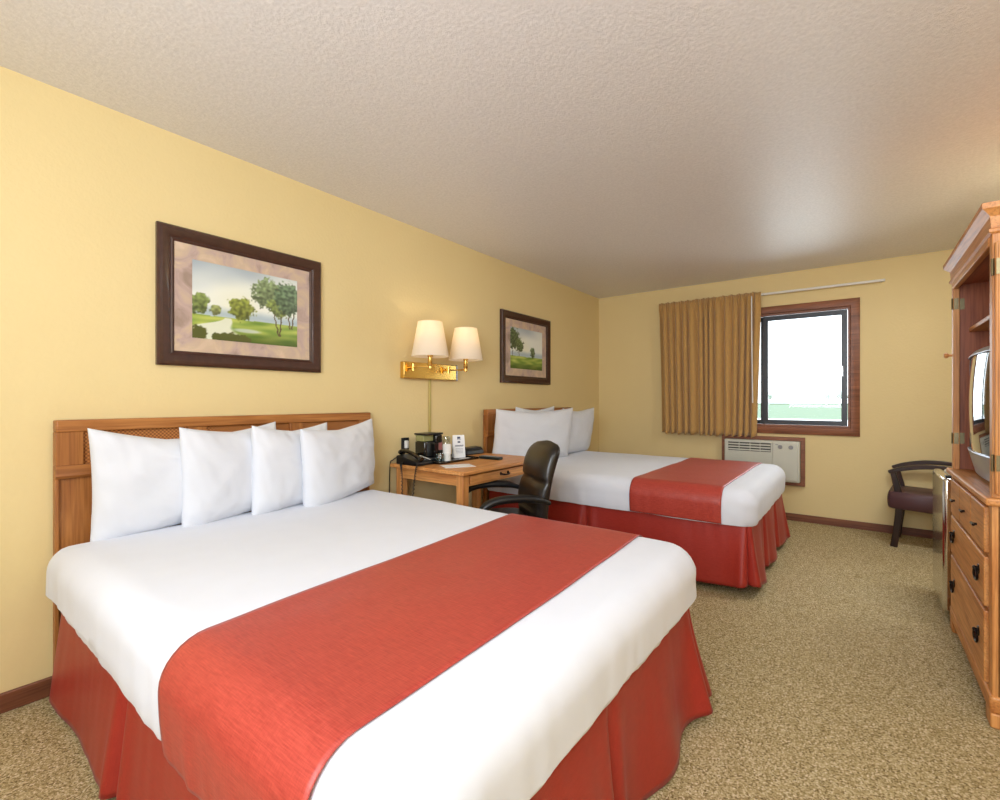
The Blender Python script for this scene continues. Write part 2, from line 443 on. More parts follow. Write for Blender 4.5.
def paint(s, t, trees, river):
    sky = mixc((236, 238, 228), (168, 180, 188), sm(.65, 1.15, t + .25 * (0.5 - s) + .12 * noise.noise(Vector((s * 3, t * 4, 1)))))
    sky = mixc(sky, (238, 236, 205), (1 - sm(.0, .35, math.hypot(s - .38, (t - .5) * .8))) * .6)
    c = sky
    hz = .31 + .015 * noise.noise(Vector((s * 9, 0, 3)))
    mist = .5 * (1 - sm(0, .13, abs(t - hz - .04))); c = mixc(c, (120, 150, 175), mist)
    if t < hz:
        g = noise.noise(Vector((s * 5, t * 16, 9))); c = mixc((120, 150, 62), (186, 196, 96), .5 + g)
        c = mixc(c, (70, 90, 34), sm(.2, 0, t) * .75)
    if river:
        # pale stream winding from the mid distance to the left foreground
        cx = .30 - .14 * sm(.32, .1, t) + .015 * math.sin(t * 30); w = .04 + .36 * sm(.32, .04, t)
        if t < .30: c = mixc(c, (226, 228, 204), 1 - sm(w * .55, w * .75, abs(s - cx)))
        c = mixc(c, (206, 214, 206), (1 - sm(.5, 1., math.hypot((s - .48) / .17, (t - .16) / .035))) * .8)
        for (bx, by, rx, ry) in [(.03, .07, .1, .1), (.32, .04, .2, .07)]:
            c = mixc(c, (88, 92, 44), blob(s, t, bx, by, rx, ry, bx))
    for (tx, ty, rx, ry, col, trunks) in trees:
        for (bx, lean, tb) in trunks:
            if tb < t < ty:
                if abs(s - (bx + lean * (t - tb) + .004 * math.sin(t * 60))) < .005 + .005 * (ty - t): c = (96, 80, 52)
        m = blob(s, t, tx, ty, rx, ry, tx * 7)
        lf = .5 + .8 * noise.noise(Vector((s * 30, t * 24, 4))) + .3 * (t - ty) / ry
        c = mixc(c, mixc(tuple(x * .62 for x in col), tuple(min(255, x * 1.3) for x in col), min(1, max(0, lf))), m * .95)
    return c


RIVER = [(.06, .45, .085, .14, (110, 124, 66), [(.06, 0, .33)]), (.2, .39, .045, .075, (136, 142, 84), [(.2, 0, .33)]), (.43, .455, .125, .155, (126, 134, 56), [(.43, 0, .30)]),
         (.7, .72, .17, .22, (118, 134, 92), [(.8, -.16, .13), (.81, .06, .13)]), (.82, .55, .14, .14, (124, 138, 72), []), (.9, .7, .15, .27, (94, 116, 86), [(.92, -.08, .25), (.94, .1, .25)])]
MEADOW = [(.1, .72, .16, .28, (84, 98, 60), [(.06, .02, .3)]), (.27, .58, .13, .16, (104, 118, 70), [(.25, .05, .3)]), (.68, .44, .075, .14, (100, 118, 78), [(.68, 0, .28)])]


def painting_mesh(name, y0, y1, z0, z1, x, trees, river, parent):
    nx, nz = 150, 104; me = bpy.data.meshes.new(name); off = wloc(parent)
    vs = []; fs = []; cols = []
    for j in range(nz + 1):
        for i in range(nx + 1):
            s, t = i / nx, j / nz; vs.append((x - off.x, y0 + (y1 - y0) * s - off.y, z0 + (z1 - z0) * t - off.z)); cols.append(paint(s, t, trees, river))
    n0 = len(vs)
    for j in range(nz):
        for i in range(nx):
            a = j * (nx + 1) + i; fs.append((a, a + 1, a + nx + 2, a + nx + 1))
    me.from_pydata(vs, [], fs)
    at = me.color_attributes.new('paint', 'FLOAT_COLOR', 'POINT')
    at.data.foreach_set('color', [q for c in cols for q in lin(c)])
    if 'canvas_paint' not in MATS:
        m = bpy.data.materials.new('canvas_paint'); t, p = nt(m); a = N(t, 'ShaderNodeVertexColor', layer_name='paint')
        L(t, a, 'Color', p, 'Base Color'); p.inputs['Roughness'].default_value = .3; MATS['canvas_paint'] = m
    me.materials.append(MATS['canvas_paint']); o = bpy.data.objects.new(name, me); S.collection.objects.link(o); o.parent = parent
    solid(o, .002, -1)
    return o


def picture(y0, y1, z0, z1, label, trees, river, group=None):
    t = thing('framed_picture', label, 'picture', (0, (y0 + y1) / 2, z0))
    obj('frame', rect_frame([(0, .001), (0, .022), (.008, .03), (.02, .032), (.045, .024), (.056, .018), (.062, .02), (.07, .016), (.07, .001)], 'x', y0, y1, z0, z1, 0, 1), FRAMEW, t, smooth=25)
    obj('mat_board', B().box(.002, .012, y0 + .065, y1 - .065, z0 + .06, z1 - .06), MATP, t)
    painting_mesh('painting', y0 + .147, y1 - .147, z0 + .139, z1 - .14, .0145, trees, river, t)
    return t


picture(.787, 1.617, 1.343, 2.0, 'framed river landscape with three groups of trees, above the nearer bed', RIVER, True)
picture(3.41, 4.252, 1.337, 2.0, 'framed meadow landscape with one small tree mid-field, above the farther bed', MEADOW, False)

# ------------------------------------------------------------------ headboards


def headboard(y0, y1, label):
    t = thing('headboard', label, 'headboard', (0, (y0 + y1) / 2, 0))
    zt = 1.10
    obj('back_panel', B().box(.016, .042, y0 + .012, y1 - .012, .10, .88), HBW['z'], t, bevel=.002)
    obj('top_rail', B().box(.016, .07, y0, y1, 1.052, zt), HBW['y'], t, bevel=.005)
    obj('lower_rail', B().prism([(.016, .866), (.062, .866), (.07, .878), (.066, .888), (.066, .918), (.016, .918)], 'y', y0, y1) if False else B().rings([[(x, y, z) for x, z in [(.016, .866), (.06, .866), (.07, .878), (.066, .888), (.066, .918), (.016, .918)]] for y in (y0, y1)]), HBW['y'], t, bevel=.002)
    for a, b in ((y0, y0 + .012), (y1 - .012, y1)):
        obj('side_edge', B().box(.016, .056, a, b, .06, .866), HBW['z'], t, bevel=.002)
    n = 3; w = (y1 - y0) / n
    for (a, b) in ((y0, y0 + .085), (y0 + w - .04, y0 + w + .04), (y0 + 2 * w - .04, y0 + 2 * w + .04), (y1 - .085, y1)):
        obj('stile', B().box(.016, .064, a, b, .918, 1.052), HBW['z'], t, bevel=.002)
    obj('cane_panel', B().box(.03, .048, y0 + .08, y1 - .08, .918, 1.052), CANE, t)
    return t


headboard(.436, 1.943, 'wide oak headboard with woven cane band behind the nearer bed')
headboard(3.155, 4.62, 'wide oak headboard behind the farther bed beside the desk')

# ------------------------------------------------------------------ beds


def rrect(x0, x1, y0, y1, rh, rf, d, n1=110, n2=80, nc=10):
    """rounded rectangle, ccw from head-near corner, inset d; rh radius at head, rf at foot"""
    x0 += d; x1 -= d; y0 += d; y1 -= d; rh = max(rh - d, .004); rf = max(rf - d, .004); P = []
    def seg(a, b, n):
        for i in range(n): t = i / n; P.append((a[0] + (b[0] - a[0]) * t, a[1] + (b[1] - a[1]) * t))
    def arc(cx, cy, r, a0):
        for i in range(nc): a = a0 + PI / 2 * i / nc; P.append((cx + r * math.cos(a), cy + r * math.sin(a)))
    seg((x0 + rh, y0), (x1 - rf, y0), n1); arc(x1 - rf, y0 + rf, rf, -PI / 2)
    seg((x1, y0 + rf), (x1, y1 - rf), n2); arc(x1 - rf, y1 - rf, rf, 0)
    seg((x1 - rf, y1), (x0 + rh, y1), n1); arc(x0 + rh, y1 - rh, rh, PI / 2)
    seg((x0, y1 - rh), (x0, y0 + rh), n2); arc(x0 + rh, y0 + rh, rh, PI)
    return P


def bed_disp(p, n, ztop, zhem, seed):
    """soft wrinkles, shared by the sheet and the runner lying on it"""
    side = 1 - abs(n.z); h = (p.z - zhem) / (ztop - zhem)
    al = p.x if abs(n.y) > abs(n.x) else p.y
    f = noise.noise(Vector((al * 7 + p.z * 2, seed, p.z * 1.5))) * .005 + noise.noise(Vector((al * 26, seed + 3, p.z * 3))) * .0038
    f += max(0, 1 - h) * .004 * math.sin(al * 34 + 3 * noise.noise(Vector((al * 3, seed, 2)))) * max(0, noise.noise(Vector((al * 1.7, seed, 11))) + .25)
    f *= side * (1.15 - .7 * h)
    f += noise.noise(Vector((p.x * 2.2, p.y * 2.2, seed))) * .006 + noise.noise(Vector((p.x * 9, p.y * 6, seed + 8))) * .0014
    return f


def duvet(name, x0, x1, y0, y1, zt, zh, seed, label, rise=0.):
    x1 -= .014; prof = [(.03, zh + .004, 0), (.012, zh, 0), (.007, zh + .012, 0), (.003, zh + .04, 0), (0, zh + .07, 0)]
    r = .095; k0 = zt - r
    for i in range(1, 5): prof.append((0, zh + .07 + (k0 - zh - .07) * i / 4, 0))
    for i in range(1, 9):
        a = PI / 2 * i / 8; prof.append((r * (1 - math.cos(a)), k0 + r * math.sin(a), math.sin(a)))
    for d in (.12, .14, .18, .23, .28, .34, .4, .46, .52, .58, .64, .70, .75): prof.append((d, zt, 1))
    R = []; hx = (y1 - y0) / 2
    for d, z, nz in prof:
        ring = []
        for (px, py) in rrect(x0, x1, y0, y1, .05, .13, d):
            qx = min(max(px, x0 + .13), x1 - .13); qy = min(max(py, y0 + .13), y1 - .13)
            n = Vector((px - qx, py - qy, 0)); n = n.normalized() if n.length > 1e-5 and d < .12 else Vector((0, 0, 0))
            nv = Vector((n.x * math.sqrt(max(0, 1 - nz * nz)), n.y * math.sqrt(max(0, 1 - nz * nz)), nz))
            zz = z
            # edge of the hem rises and falls a little, pinched at the tucked foot corners
            if d > .0 and z < zh + .05:
                zz += .004 * noise.noise(Vector((px * 5, py * 5, seed))) + (rise * (1 - px / 1.3) if px < 1.3 else rise * .8 * sm(1.9, 2.1, px))
            p = Vector((px, py, zz)); dd = bed_disp(p, nv, zt, zh, seed)
            if px > x1 - .2 and (py < y0 + .2 or py > y1 - .2) and nz < .3:
                dd += .0015 * math.sin(z * 60 + px * 30)
            if px < x0 + .02: dd = 0
            p += nv * dd; ring.append(tuple(p))
        R.append(ring)
    o = obj(name, B().rings(R, True, False, True), SHEET, smooth=60, label=label, cat='bedspread', origin=((x0 + x1) / 2, (y0 + y1) / 2, zh))
    return o


def runner(xa, xb, ska, skb, y0, y1, zt, zh, seed, label):
    """red scarf: profile over the bed in y, swept in x"""
    r = .095; prof = []
    nseg = 14
    for i in range(nseg): prof.append((y0 + .012 * (1 - i / nseg) ** 2, zh + .006 + (zt - r - zh) * i / nseg, -1, 0))
    for i in range(9): a = PI / 2 * i / 8; prof.append((y0 + r * (1 - math.cos(a)), zt - r + r * math.sin(a), -math.cos(a), math.sin(a)))
    for i in range(1, 60): prof.append((y0 + r + (y1 - y0 - 2 * r) * i / 60, zt, 0, 1))
    for i in range(9): a = PI / 2 * (1 - i / 8); prof.append((y1 - r * (1 - math.cos(a)), zt - r + r * math.sin(a), math.cos(a), math.sin(a)))
    for i in range(nseg - 1, -1, -1): prof.append((y1 - .012 * (1 - i / nseg) ** 2, zh + .006 + (zt - r - zh) * i / nseg, 1, 0))
    R = []; nx = 40
    for k in range(nx + 1):
        row = []
        for (y, z, ny, nz) in prof:
            x = xa + (xb - xa) * k / nx + (ska + (skb - ska) * k / nx) * (y - (y0 + y1) / 2) + .006 * noise.noise(Vector((y * 3, z * 3, k / nx)))
            p = Vector((x, y, z)); n = Vector((0, ny, nz)); p += n * (bed_disp(p, n, zt, zh, seed) + .005); row.append(tuple(p))
        R.append(row)
    o = obj('bed_runner', B().rings(R, False), RED, smooth=60, label=label, cat='bed runner', origin=((xa + xb) / 2, (y0 + y1) / 2, zh))
    solid(o, .003, 0)
    return o


def skirt(parent, x0, x1, y0, y1, ztop, seed, pleats, hem, flare):
    P = []; ds = .012
    def seg(a, b):
        n = int(math.hypot(b[0] - a[0], b[1] - a[1]) / ds)
        for i in range(n): t = i / n; P.append((a[0] + (b[0] - a[0]) * t, a[1] + (b[1] - a[1]) * t))
    rc = .05
    def arc(cx, cy, a0):
        for i in range(16): a = a0 + PI / 2 * i / 16; P.append((cx + rc * math.cos(a), cy + rc * math.sin(a)))
    y0 += .012; y1 -= .012
    seg((x0, y0), (x1 - rc, y0)); arc(x1 - rc, y0 + rc, -PI / 2); seg((x1, y0 + rc), (x1, y1 - rc)); arc(x1 - rc, y1 - rc, 0); seg((x1 - rc, y1), (x0, y1))
    P.append((x0, y1))
    nrm = []
    for i in range(len(P)):
        a = P[max(i - 2, 0)]; b = P[min(i + 2, len(P) - 1)]; d = Vector((b[0] - a[0], b[1] - a[1])).normalized(); nrm.append((d.y, -d.x))
    sarc = [0]
    for i in range(1, len(P)): sarc.append(sarc[-1] + math.hypot(P[i][0] - P[i - 1][0], P[i][1] - P[i - 1][1]))
    L1 = x1 - x0; L2 = y1 - y0
    corners = [L1 - .02, L1 + L2 - .06]
    R = []
    nz = 18
    for k in range(nz + 1):
        v = k / nz; row = []
        for i, (px, py) in enumerate(P):
            s = sarc[i]; o = -.028 + .030 * v
            dc = min(abs(s - c) for c in corners)
            o += flare * v ** 1.4 * math.exp(-(dc / .13) ** 2)
            o += .018 * v * math.sin(s * 10 + seed) * (.5 + .5 * noise.noise(Vector((s * 2, seed, 0)))) + .012 * v * noise.noise(Vector((s * 5, seed, 1))) + .0015 * noise.noise(Vector((s * 22, v * 2, seed)))
            if L1 < s < L1 + L2: o += .020 * v * math.sin((s - L1) / L2 * 2 * PI * 3 + (-1.2 if hem > .02 else .9))
            for c in corners + pleats:
                q = (s - c) / .02
                w = math.exp(-q * q); o -= (.05 * v + .006) * w
                o += .016 * v * (math.exp(-((s - c - .05) / .03) ** 2) + math.exp(-((s - c + .05) / .03) ** 2))
            z = ztop + (hem + .02 * math.exp(-(dc / .1) ** 2) + .014 * (.5 + .5 * math.sin(s * 7.5 + seed)) * 1 - ztop) * v
            row.append((px + nrm[i][0] * o, py + nrm[i][1] * o, z))
        R.append(row)
    o = obj('bed_skirt', B().rings(R, False), SKIRT, parent, smooth=70)
    solid(o, .003, 0)
    return o


def bed(y0, y1, zt, zh, seed, label, dl, pleats, hem, flare):
    t = thing('bed', label, 'bed', (1.08, (y0 + y1) / 2, 0))
    x0, x1 = .09, 2.09
    obj('box_spring', B().box(x0 + .02, x1 - .10, y0 + .09, y1 - .09, .16, .44), MATTR, t, bevel=.02)
    obj('mattress', B().box(x0 + .01, x1 - .03, y0 + .03, y1 - .03, .445, zt - .03), MATTR, t, bevel=.04, seg=4)
    for xx in (.25, 1.85):
        for yy in (y0 + .25, y1 - .25):
            obj('leg', B().lathe([(.022, .001), (.022, .16)], (xx, yy, 0), 12), BLACKP, t)
    skirt(t, x0, x1, y0 + .01, y1 - .01, zh + .035, seed, pleats, hem, flare)
    duvet('bedspread', .075, 2.112, y0 - .006, y1 + .012, zt, zh, seed, dl, .060 if zt < .63 else 0)
    return t


bed(.405, 1.955, .622, .370, 1.3, 'nearer queen bed with red pleated skirt, filling the foreground', 'smooth white bedspread tucked over the nearer bed', [.78, 2.72], .008, .065)
runner(1.278, 1.892, -.070, -.030, .393, 1.967, .622, .370, 1.3, 'wide red satin runner across the nearer bed in the foreground')
bed(3.10, 4.645, .642, .425, 5.1, 'farther queen bed with red pleated skirt, beyond the desk chair', 'white bedspread tucked over the farther bed by the curtain', [.9, 2.50, 3.0], .045, .03)
runner(1.345, 1.92, 0.0, 0.0, 3.088, 4.657, .642, .425, 5.1, 'red satin runner across the farther bed near the window')

# ------------------------------------------------------------------ pillows


def pillow(w, h, th, c, yaw, lean, seed, label, group, roll=0, droop=0):
    nu, nv = 44, 34
    front = []; back = []
    def pt(u, v, sgn):
        # outline: sides pull in between the pointed corners
        x = w / 2 * u * (1 - .04 * (1 - v * v) * abs(u)); z = h / 2 * v * (1 - (.075 if v > 0 else .03) * (1 - u * u) * abs(v)) - droop * (u + 1) / 2 * (v + 1) / 2
        e = max(0, 1 - abs(u) ** 3) ** .5 * max(0, 1 - abs(v) ** 3) ** .5 * (1.06 - .12 * v)
        y = sgn * (th / 2 * e + .004)
        sag = -.02 * (1 - abs(u)) * (v > 0) * v
        wr = noise.noise(Vector((u * 2.2, v * 2.2, seed + sgn))) * .010 + noise.noise(Vector((u * 6 + v * 3, v * 4 - u, seed + 4 * sgn))) * .004
        ed = max(abs(u), abs(v)); wr += math.sin((u + v * .3) * 26 + seed) * .0018 * sm(.6, .95, ed)
        y += sgn * wr * min(1, e * 3)
        z += sag
        return Vector((x, y, z))
    Rr = Matrix.Rotation(yaw, 3, 'Z') @ Matrix.Rotation(lean, 3, 'X') @ Matrix.Rotation(roll, 3, 'Y')
    vs = []; fs = []
    for sgn in (1, -1):
        for j in range(nv + 1):
            for i in range(nu + 1):
                u = math.sin(PI / 2 * (2 * i / nu - 1)) * .6 + (2 * i / nu - 1) * .4; v = math.sin(PI / 2 * (2 * j / nv - 1)) * .6 + (2 * j / nv - 1) * .4
                vs.append(tuple(Vector(c) + Rr @ pt(u, v, sgn)))
    n1 = (nu + 1) * (nv + 1)
    for sgn in (0, 1):
        for j in range(nv):
            for i in range(nu):
                a = sgn * n1 + j * (nu + 1) + i; q = (a, a + 1, a + nu + 2, a + nu + 1); fs.append(q if sgn else q[::-1])
    bd = [i for i in range(nu + 1)] + [j * (nu + 1) + nu for j in range(1, nv + 1)] + [nv * (nu + 1) + i for i in range(nu - 1, -1, -1)] + [j * (nu + 1) for j in range(nv - 1, 0, -1)]
    for k in range(len(bd)):
        a, b = bd[k], bd[(k + 1) % len(bd)]; fs.append((a, b, b + n1, a + n1))
    b = B(); b.v = vs; b.f = fs
    return obj('pillow', b, PILLOWM, smooth=80, label=label, cat='pillow', group=group, origin=tuple(c))


# local x of a pillow = width, local y = thickness. Yaw 90 deg puts its width along the wall.
def put_pillow(yc, xc, w, h, th, yawdeg, leandeg, seed, label, group, zrest, roll=0, droop=0):
    lean = math.radians(leandeg)
    pillow(w, h, th, (xc, yc, zrest + h / 2 * math.cos(lean) - .004), PI / 2 + math.radians(yawdeg), lean, seed, label, group, roll, droop)


G1 = 'white pillows propped on the nearer bed'; G2 = 'white pillows propped on the farther bed'
put_pillow(.785, .145, .54, .47, .12, 4, 4, 1, 'white pillow nearest the left end of the nearer headboard', G1, .615, roll=math.radians(-2), droop=.07)
put_pillow(1.05, .175, .49, .47, .12, 13, 4, 2, 'second white pillow from the left on the nearer bed', G1, .615, roll=math.radians(-4), droop=.03)
put_pillow(1.34, .195, .48, .46, .12, 13, 4, 3, 'third white pillow from the left on the nearer bed, half covered by the tilted one', G1, .615, roll=math.radians(-3), droop=.03)
put_pillow(1.622, .215, .585, .47, .13, 16, 4, 4, 'tilted white pillow at the desk end of the nearer headboard', G1, .610, roll=math.radians(-8), droop=.05)
put_pillow(3.55, .285, .97, .475, .16, -11, 8, 5, 'extra wide white pillow in front on the farther bed, behind the desk chair', G2, .64)
put_pillow(3.78, .13, .66, .485, .08, 0, 5, 8, 'white pillow tucked behind the extra wide one on the farther bed', G2, .64)
put_pillow(4.34, .27, .66, .47, .15, 0, 10, 6, 'white pillow nearest the room corner on the farther bed', G2, .64)

# ------------------------------------------------------------------ desk
DX0, DX1, DY0, DY1, DZ = .045, .71, 2.117, 3.02, .75
desk = thing('writing_desk', 'oak writing desk with drawer between the two beds', 'desk', ((DX0 + DX1) / 2, (DY0 + DY1) / 2, 0))
obj('desk_top', B().box(DX0, DX1, DY0, DY1, DZ - .024, DZ), OAK['y'], desk, bevel=.006, seg=3)
for (lx, ly) in ((DX0 + .03, DY0 + .03), (DX1 - .085, DY0 + .03), (DX0 + .03, DY1 - .085), (DX1 - .085, DY1 - .085)):
    obj('leg', B().box(lx, lx + .055, ly, ly + .055, .001, DZ - .024), OAK['z'], desk, bevel=.004)
ap = B().box(DX0 + .085, DX1 - .085, DY0 + .036, DY0 + .054, .655, DZ - .024).box(DX0 + .085, DX1 - .085, DY1 - .054, DY1 - .036, .655, DZ - .024).box(DX0 + .036, DX0 + .054, DY0 + .085, DY1 - .085, .655, DZ - .024)
obj('apron', ap, OAK['x'], desk, bevel=.002)
fr = B().box(DX1 - .054, DX1 - .036, DY0 + .085, DY1 - .085, .718, DZ - .024).box(DX1 - .054, DX1 - .036, DY0 + .085, DY1 - .085, .650, .660)
obj('front_rail', fr, OAK['y'], desk, bevel=.002)
dr = obj('drawer', B().box(DX1 - .056, DX1 - .026, DY0 + .1, DY1 - .1, .662, .716), OAK['y'], desk, bevel=.004)
obj('drawer_pull', B().tube(smooth_path([(DX1 - .026, 2.52, .692), (DX1 - .006, 2.53, .687), (DX1, 2.56, .685), (DX1 - .006, 2.59, .687), (DX1 - .026, 2.6, .692)]), .006, 8).lathe([(.011, 0), (.011, .004)], (DX1 - .028, 2.52, .692), 12, axis='x').lathe([(.011, 0), (.011, .004)], (DX1 - .028, 2.6, .692), 12, axis='x'), IRON, dr)
# desk foot brace
obj('back_stretcher', B().box(DX0 + .036, DX0 + .054, DY0 + .085, DY1 - .085, .18, .23), OAK['y'], desk, bevel=.003)

# telephone
ph = thing('telephone', 'black corded desk telephone at the near end of the desk', 'telephone', (.20, 2.23, DZ))
bz = DZ + .001
obj('body', B().rings([[(x, y, z) for x, z in [(.10, bz), (.31, bz), (.31, bz + .022), (.12, bz + .06), (.10, bz + .055)]] for y in (2.125, 2.265)]), BLACKP, ph, bevel=.006)
obj('handset', B().tube(smooth_path([(.105, 2.165, bz + .075), (.15, 2.16, bz + .088), (.21, 2.16, bz + .078), (.27, 2.162, bz + .055), (.305, 2.165, bz + .038)]), [.024] * 4 + [.017] * 17 + [.024] * 4, 12, sq=(1., .75)), BLACKG, ph)
kp = B()
for i in range(4):
    for j in range(3):
        x = .19 + i * .022; y = 2.188 + j * .020; z = bz + .0615 - (x - .12) * .2
        kp.box(x, x + .013, y, y + .013, z - .012, z - .0035 + .003)
obj('keypad', kp, GREYP, ph, bevel=.001)
obj('number_card', B().add([(.19, 2.25, bz + .0515), (.29, 2.25, bz + .0325), (.29, 2.262, bz + .0325), (.19, 2.262, bz + .0515), (.19, 2.25, bz + .049), (.29, 2.25, bz + .03), (.29, 2.262, bz + .03), (.19, 2.262, bz + .049)], [(0, 1, 2, 3), (7, 6, 5, 4), (0, 4, 5, 1), (1, 5, 6, 2), (2, 6, 7, 3), (3, 7, 4, 0)]), WHITEP, ph)
coil = []
cp = smooth_path([(.3, 2.15, bz + .035), (.33, 2.105, bz + .01), (.33, 2.085, .66), (.31, 2.082, .5), (.26, 2.082, .44), (.22, 2.082, .52), (.21, 2.085, .68), (.19, 2.095, bz + .004), (.16, 2.13, bz + .01)], 40)
for i, p in enumerate(cp):
    a = i * 1.1; coil.append(p + Vector((math.cos(a) * .006, -.006 + .004 * math.sin(a), math.sin(a) * .004)))
obj('coiled_cord', B().tube(coil, .003, 6), BLACKP, ph)

# wall plate + phone cord
wj = thing('wall_outlet', 'small black wall plate with white plug above the telephone', 'outlet', (.0, 2.29, .87))
obj('plate', B().box(.001, .008, 2.255, 2.325, .825, .912), BLACKP, wj, bevel=.002)
obj('plug', B().box(.008, .03, 2.277, 2.303, .838, .892), WHITEP, wj, bevel=.004)
obj('cord', B().tube(smooth_path([(.02, 2.289, .842), (.018, 2.27, .80), (.016, 2.22, .785), (.014, 2.17, .765), (.014, 2.145, .72), (.014, 2.14, .4), (.014, 2.14, .12)]), .0035, 8), BLACKP, wj)

# tray with coffee things
tray = thing('serving_tray', 'flat black tray holding the coffee maker and cups on the desk', 'tray', (.22, 2.47, DZ))
obj('tray_base', B().box(.08, .36, 2.28, 2.67, bz, bz + .005), BLACKP, tray, bevel=.002)
obj('tray_rim', rect_frame([(0, 0), (0, .016), (.006, .016), (.01, .005), (.01, 0)], 'x', 0, 1, 0, 1, 0, 1) if False else B().box(.074, .08, 2.274, 2.676, bz, bz + .015).box(.36, .366, 2.274, 2.676, bz, bz + .015).box(.08, .36, 2.274, 2.28, bz, bz + .015).box(.08, .36, 2.67, 2.676, bz, bz + .015), BLACKG, tray, bevel=.002)
tz = bz + .006
cm = thing('coffee_maker', 'black coffee maker with clear tank on the desk tray', 'coffee maker', (.20, 2.36, tz))
obj('base', B().box(.10, .255, 2.287, 2.432, tz, tz + .025), BLACKP, cm, bevel=.006)
obj('body', B().box(.105, .205, 2.290, 2.427, tz + .025, tz + .135), BLACKG, cm, bevel=.008)
obj('water_tank', B().box(.11, .19, 2.292, 2.387, tz + .136, tz + .178), GREENT, cm, bevel=.004)
obj('brew_head', B().box(.125, .215, 2.389, 2.452, tz + .12, tz + .178), BLACKG, cm, bevel=.008)
obj('lid', B().box(.10, .22, 2.286, 2.457, tz + .179, tz + .192), BLACKP, cm, bevel=.005)
cv = thing('glass_carafe', 'small glass cup in front of the coffee maker', 'glass', (.29, 2.345, tz))
obj('bowl', B().lathe([(.02, .002), (.027, .006), (.03, .03), (.031, .055), (.029, .055), (.027, .03), (.024, .01)], (.292, 2.345, tz), 24, cap=True), CLEARP, cv)
pk = thing('condiment_caddy', 'stack of pink packets standing beside the coffee maker', 'sachets', (.135, 2.49, tz))
obj('holder', B().box(.10, .17, 2.475, 2.515, tz, tz + .06), BLACKP, pk, bevel=.003)
for k in range(5):
    obj('packet', B().box(.105 + k * .012, .112 + k * .012, 2.467 + .003 * (k % 2), 2.505 + .004 * (k % 3), tz + .061, tz + .14 + .006 * (k % 2)), PINK if k % 3 else WHITEP, pk, bevel=.002)
for k, (x, y, h, lb) in enumerate([(.285, 2.425, .115, 'stack of white paper cups between pink packets and tent card'), (.195, 2.51, .16, 'clear plastic sleeve of cups behind the white paper cups')]):
    c = thing('cup_stack', lb, 'cups', (x, y, tz))
    cu = B(); 
    prof = [(.026, .0)]
    for j in range(6): prof += [(.026 + .001 * j, h * (.45 + .09 * j)), (.030, h * (.46 + .09 * j)), (.030, h * (.48 + .09 * j))]
    prof += [(.028, h), (.024, h - .002)]
    obj('cups', B().lathe(prof, (x, y, tz), 24), WHITEP if k == 0 else CLEARP, c)
obj('paper_napkin', B().box(.30, .352, 2.53, 2.63, tz, tz + .003), WHITEP, bevel=.001, label='small flat white napkin lying on the front of the black tray', cat='napkin', origin=(.326, 2.58, tz))

tc_ = thing('tent_card', 'white folded tent card with small blue print standing on the desk tray', 'card', (.225, 2.625, tz))
TCx, TCy = .225, 2.61
ang = math.radians(-28)
def tcp(a, n, z):  # a along the card, n out of it
    d = Vector((math.sin(-ang), math.cos(ang))); m = Vector((math.cos(ang), math.sin(ang)))
    return (TCx + d.x * a + m.x * n, TCy + d.y * a + m.y * n, z)
def tbox(b, a0, a1, n0, n1, z0, z1, n0t, n1t):
    b.add([tcp(a0, n0, z0), tcp(a1, n0, z0), tcp(a1, n1, z0), tcp(a0, n1, z0), tcp(a0, n0t, z1), tcp(a1, n0t, z1), tcp(a1, n1t, z1), tcp(a0, n1t, z1)],
          [(0, 3, 2, 1), (4, 5, 6, 7), (0, 1, 5, 4), (1, 2, 6, 5), (2, 3, 7, 6), (3, 0, 4, 7)])
for sg in (1, -1):
    bb = B(); tbox(bb, -.045, .045, sg * .025, sg * .027, tz, tz + .165, 0, sg * .002); obj('leaf', bb, PAPER, tc_)
mk = B()
def mark(a0, a1, h0, h1):
    f = lambda h: .0275 + (.0025 - .0275) * h / .165
    tbox(mk, a0, a1, f(h0) - .0005, f(h0) + .0008, tz + h0, tz + h1, f(h1) - .0005, f(h1) + .0008)
mark(-.012, .012, .137, .153); mark(-.01, .01, .108, .120); mark(-.03, .035, .088, .092); mark(-.03, .03, .082, .085)
for h in (.065, .055, .045, .035): mark(-.028, .028, h, h + .0015)
mark(-.015, .015, .129, .132)
obj('print', mk, INK, tc_)

cr_ = thing('clock_radio', 'low black clock radio at the far back of the desk', 'clock radio', (.14, 2.94, DZ))
obj('body', B().rings([[(x, y, z) for x, z in [(.07, bz), (.17, bz), (.165, bz + .03), (.14, bz + .052), (.09, bz + .056), (.07, bz + .045)]] for y in (2.77, 2.98)]), BLACKP, cr_, bevel=.008, seg=3)
obj('display', B().add([(.1665, 2.81, bz + .026), (.1665, 2.93, bz + .026), (.1445, 2.93, bz + .049), (.1445, 2.81, bz + .049), (.16, 2.81, bz + .02), (.16, 2.93, bz + .02), (.138, 2.93, bz + .044), (.138, 2.81, bz + .044)], [(0, 1, 2, 3), (7, 6, 5, 4), (0, 4, 5, 1), (1, 5, 6, 2), (2, 6, 7, 3), (3, 7, 4, 0)]), simple('clock_display', (58, 66, 78), .15), cr_)

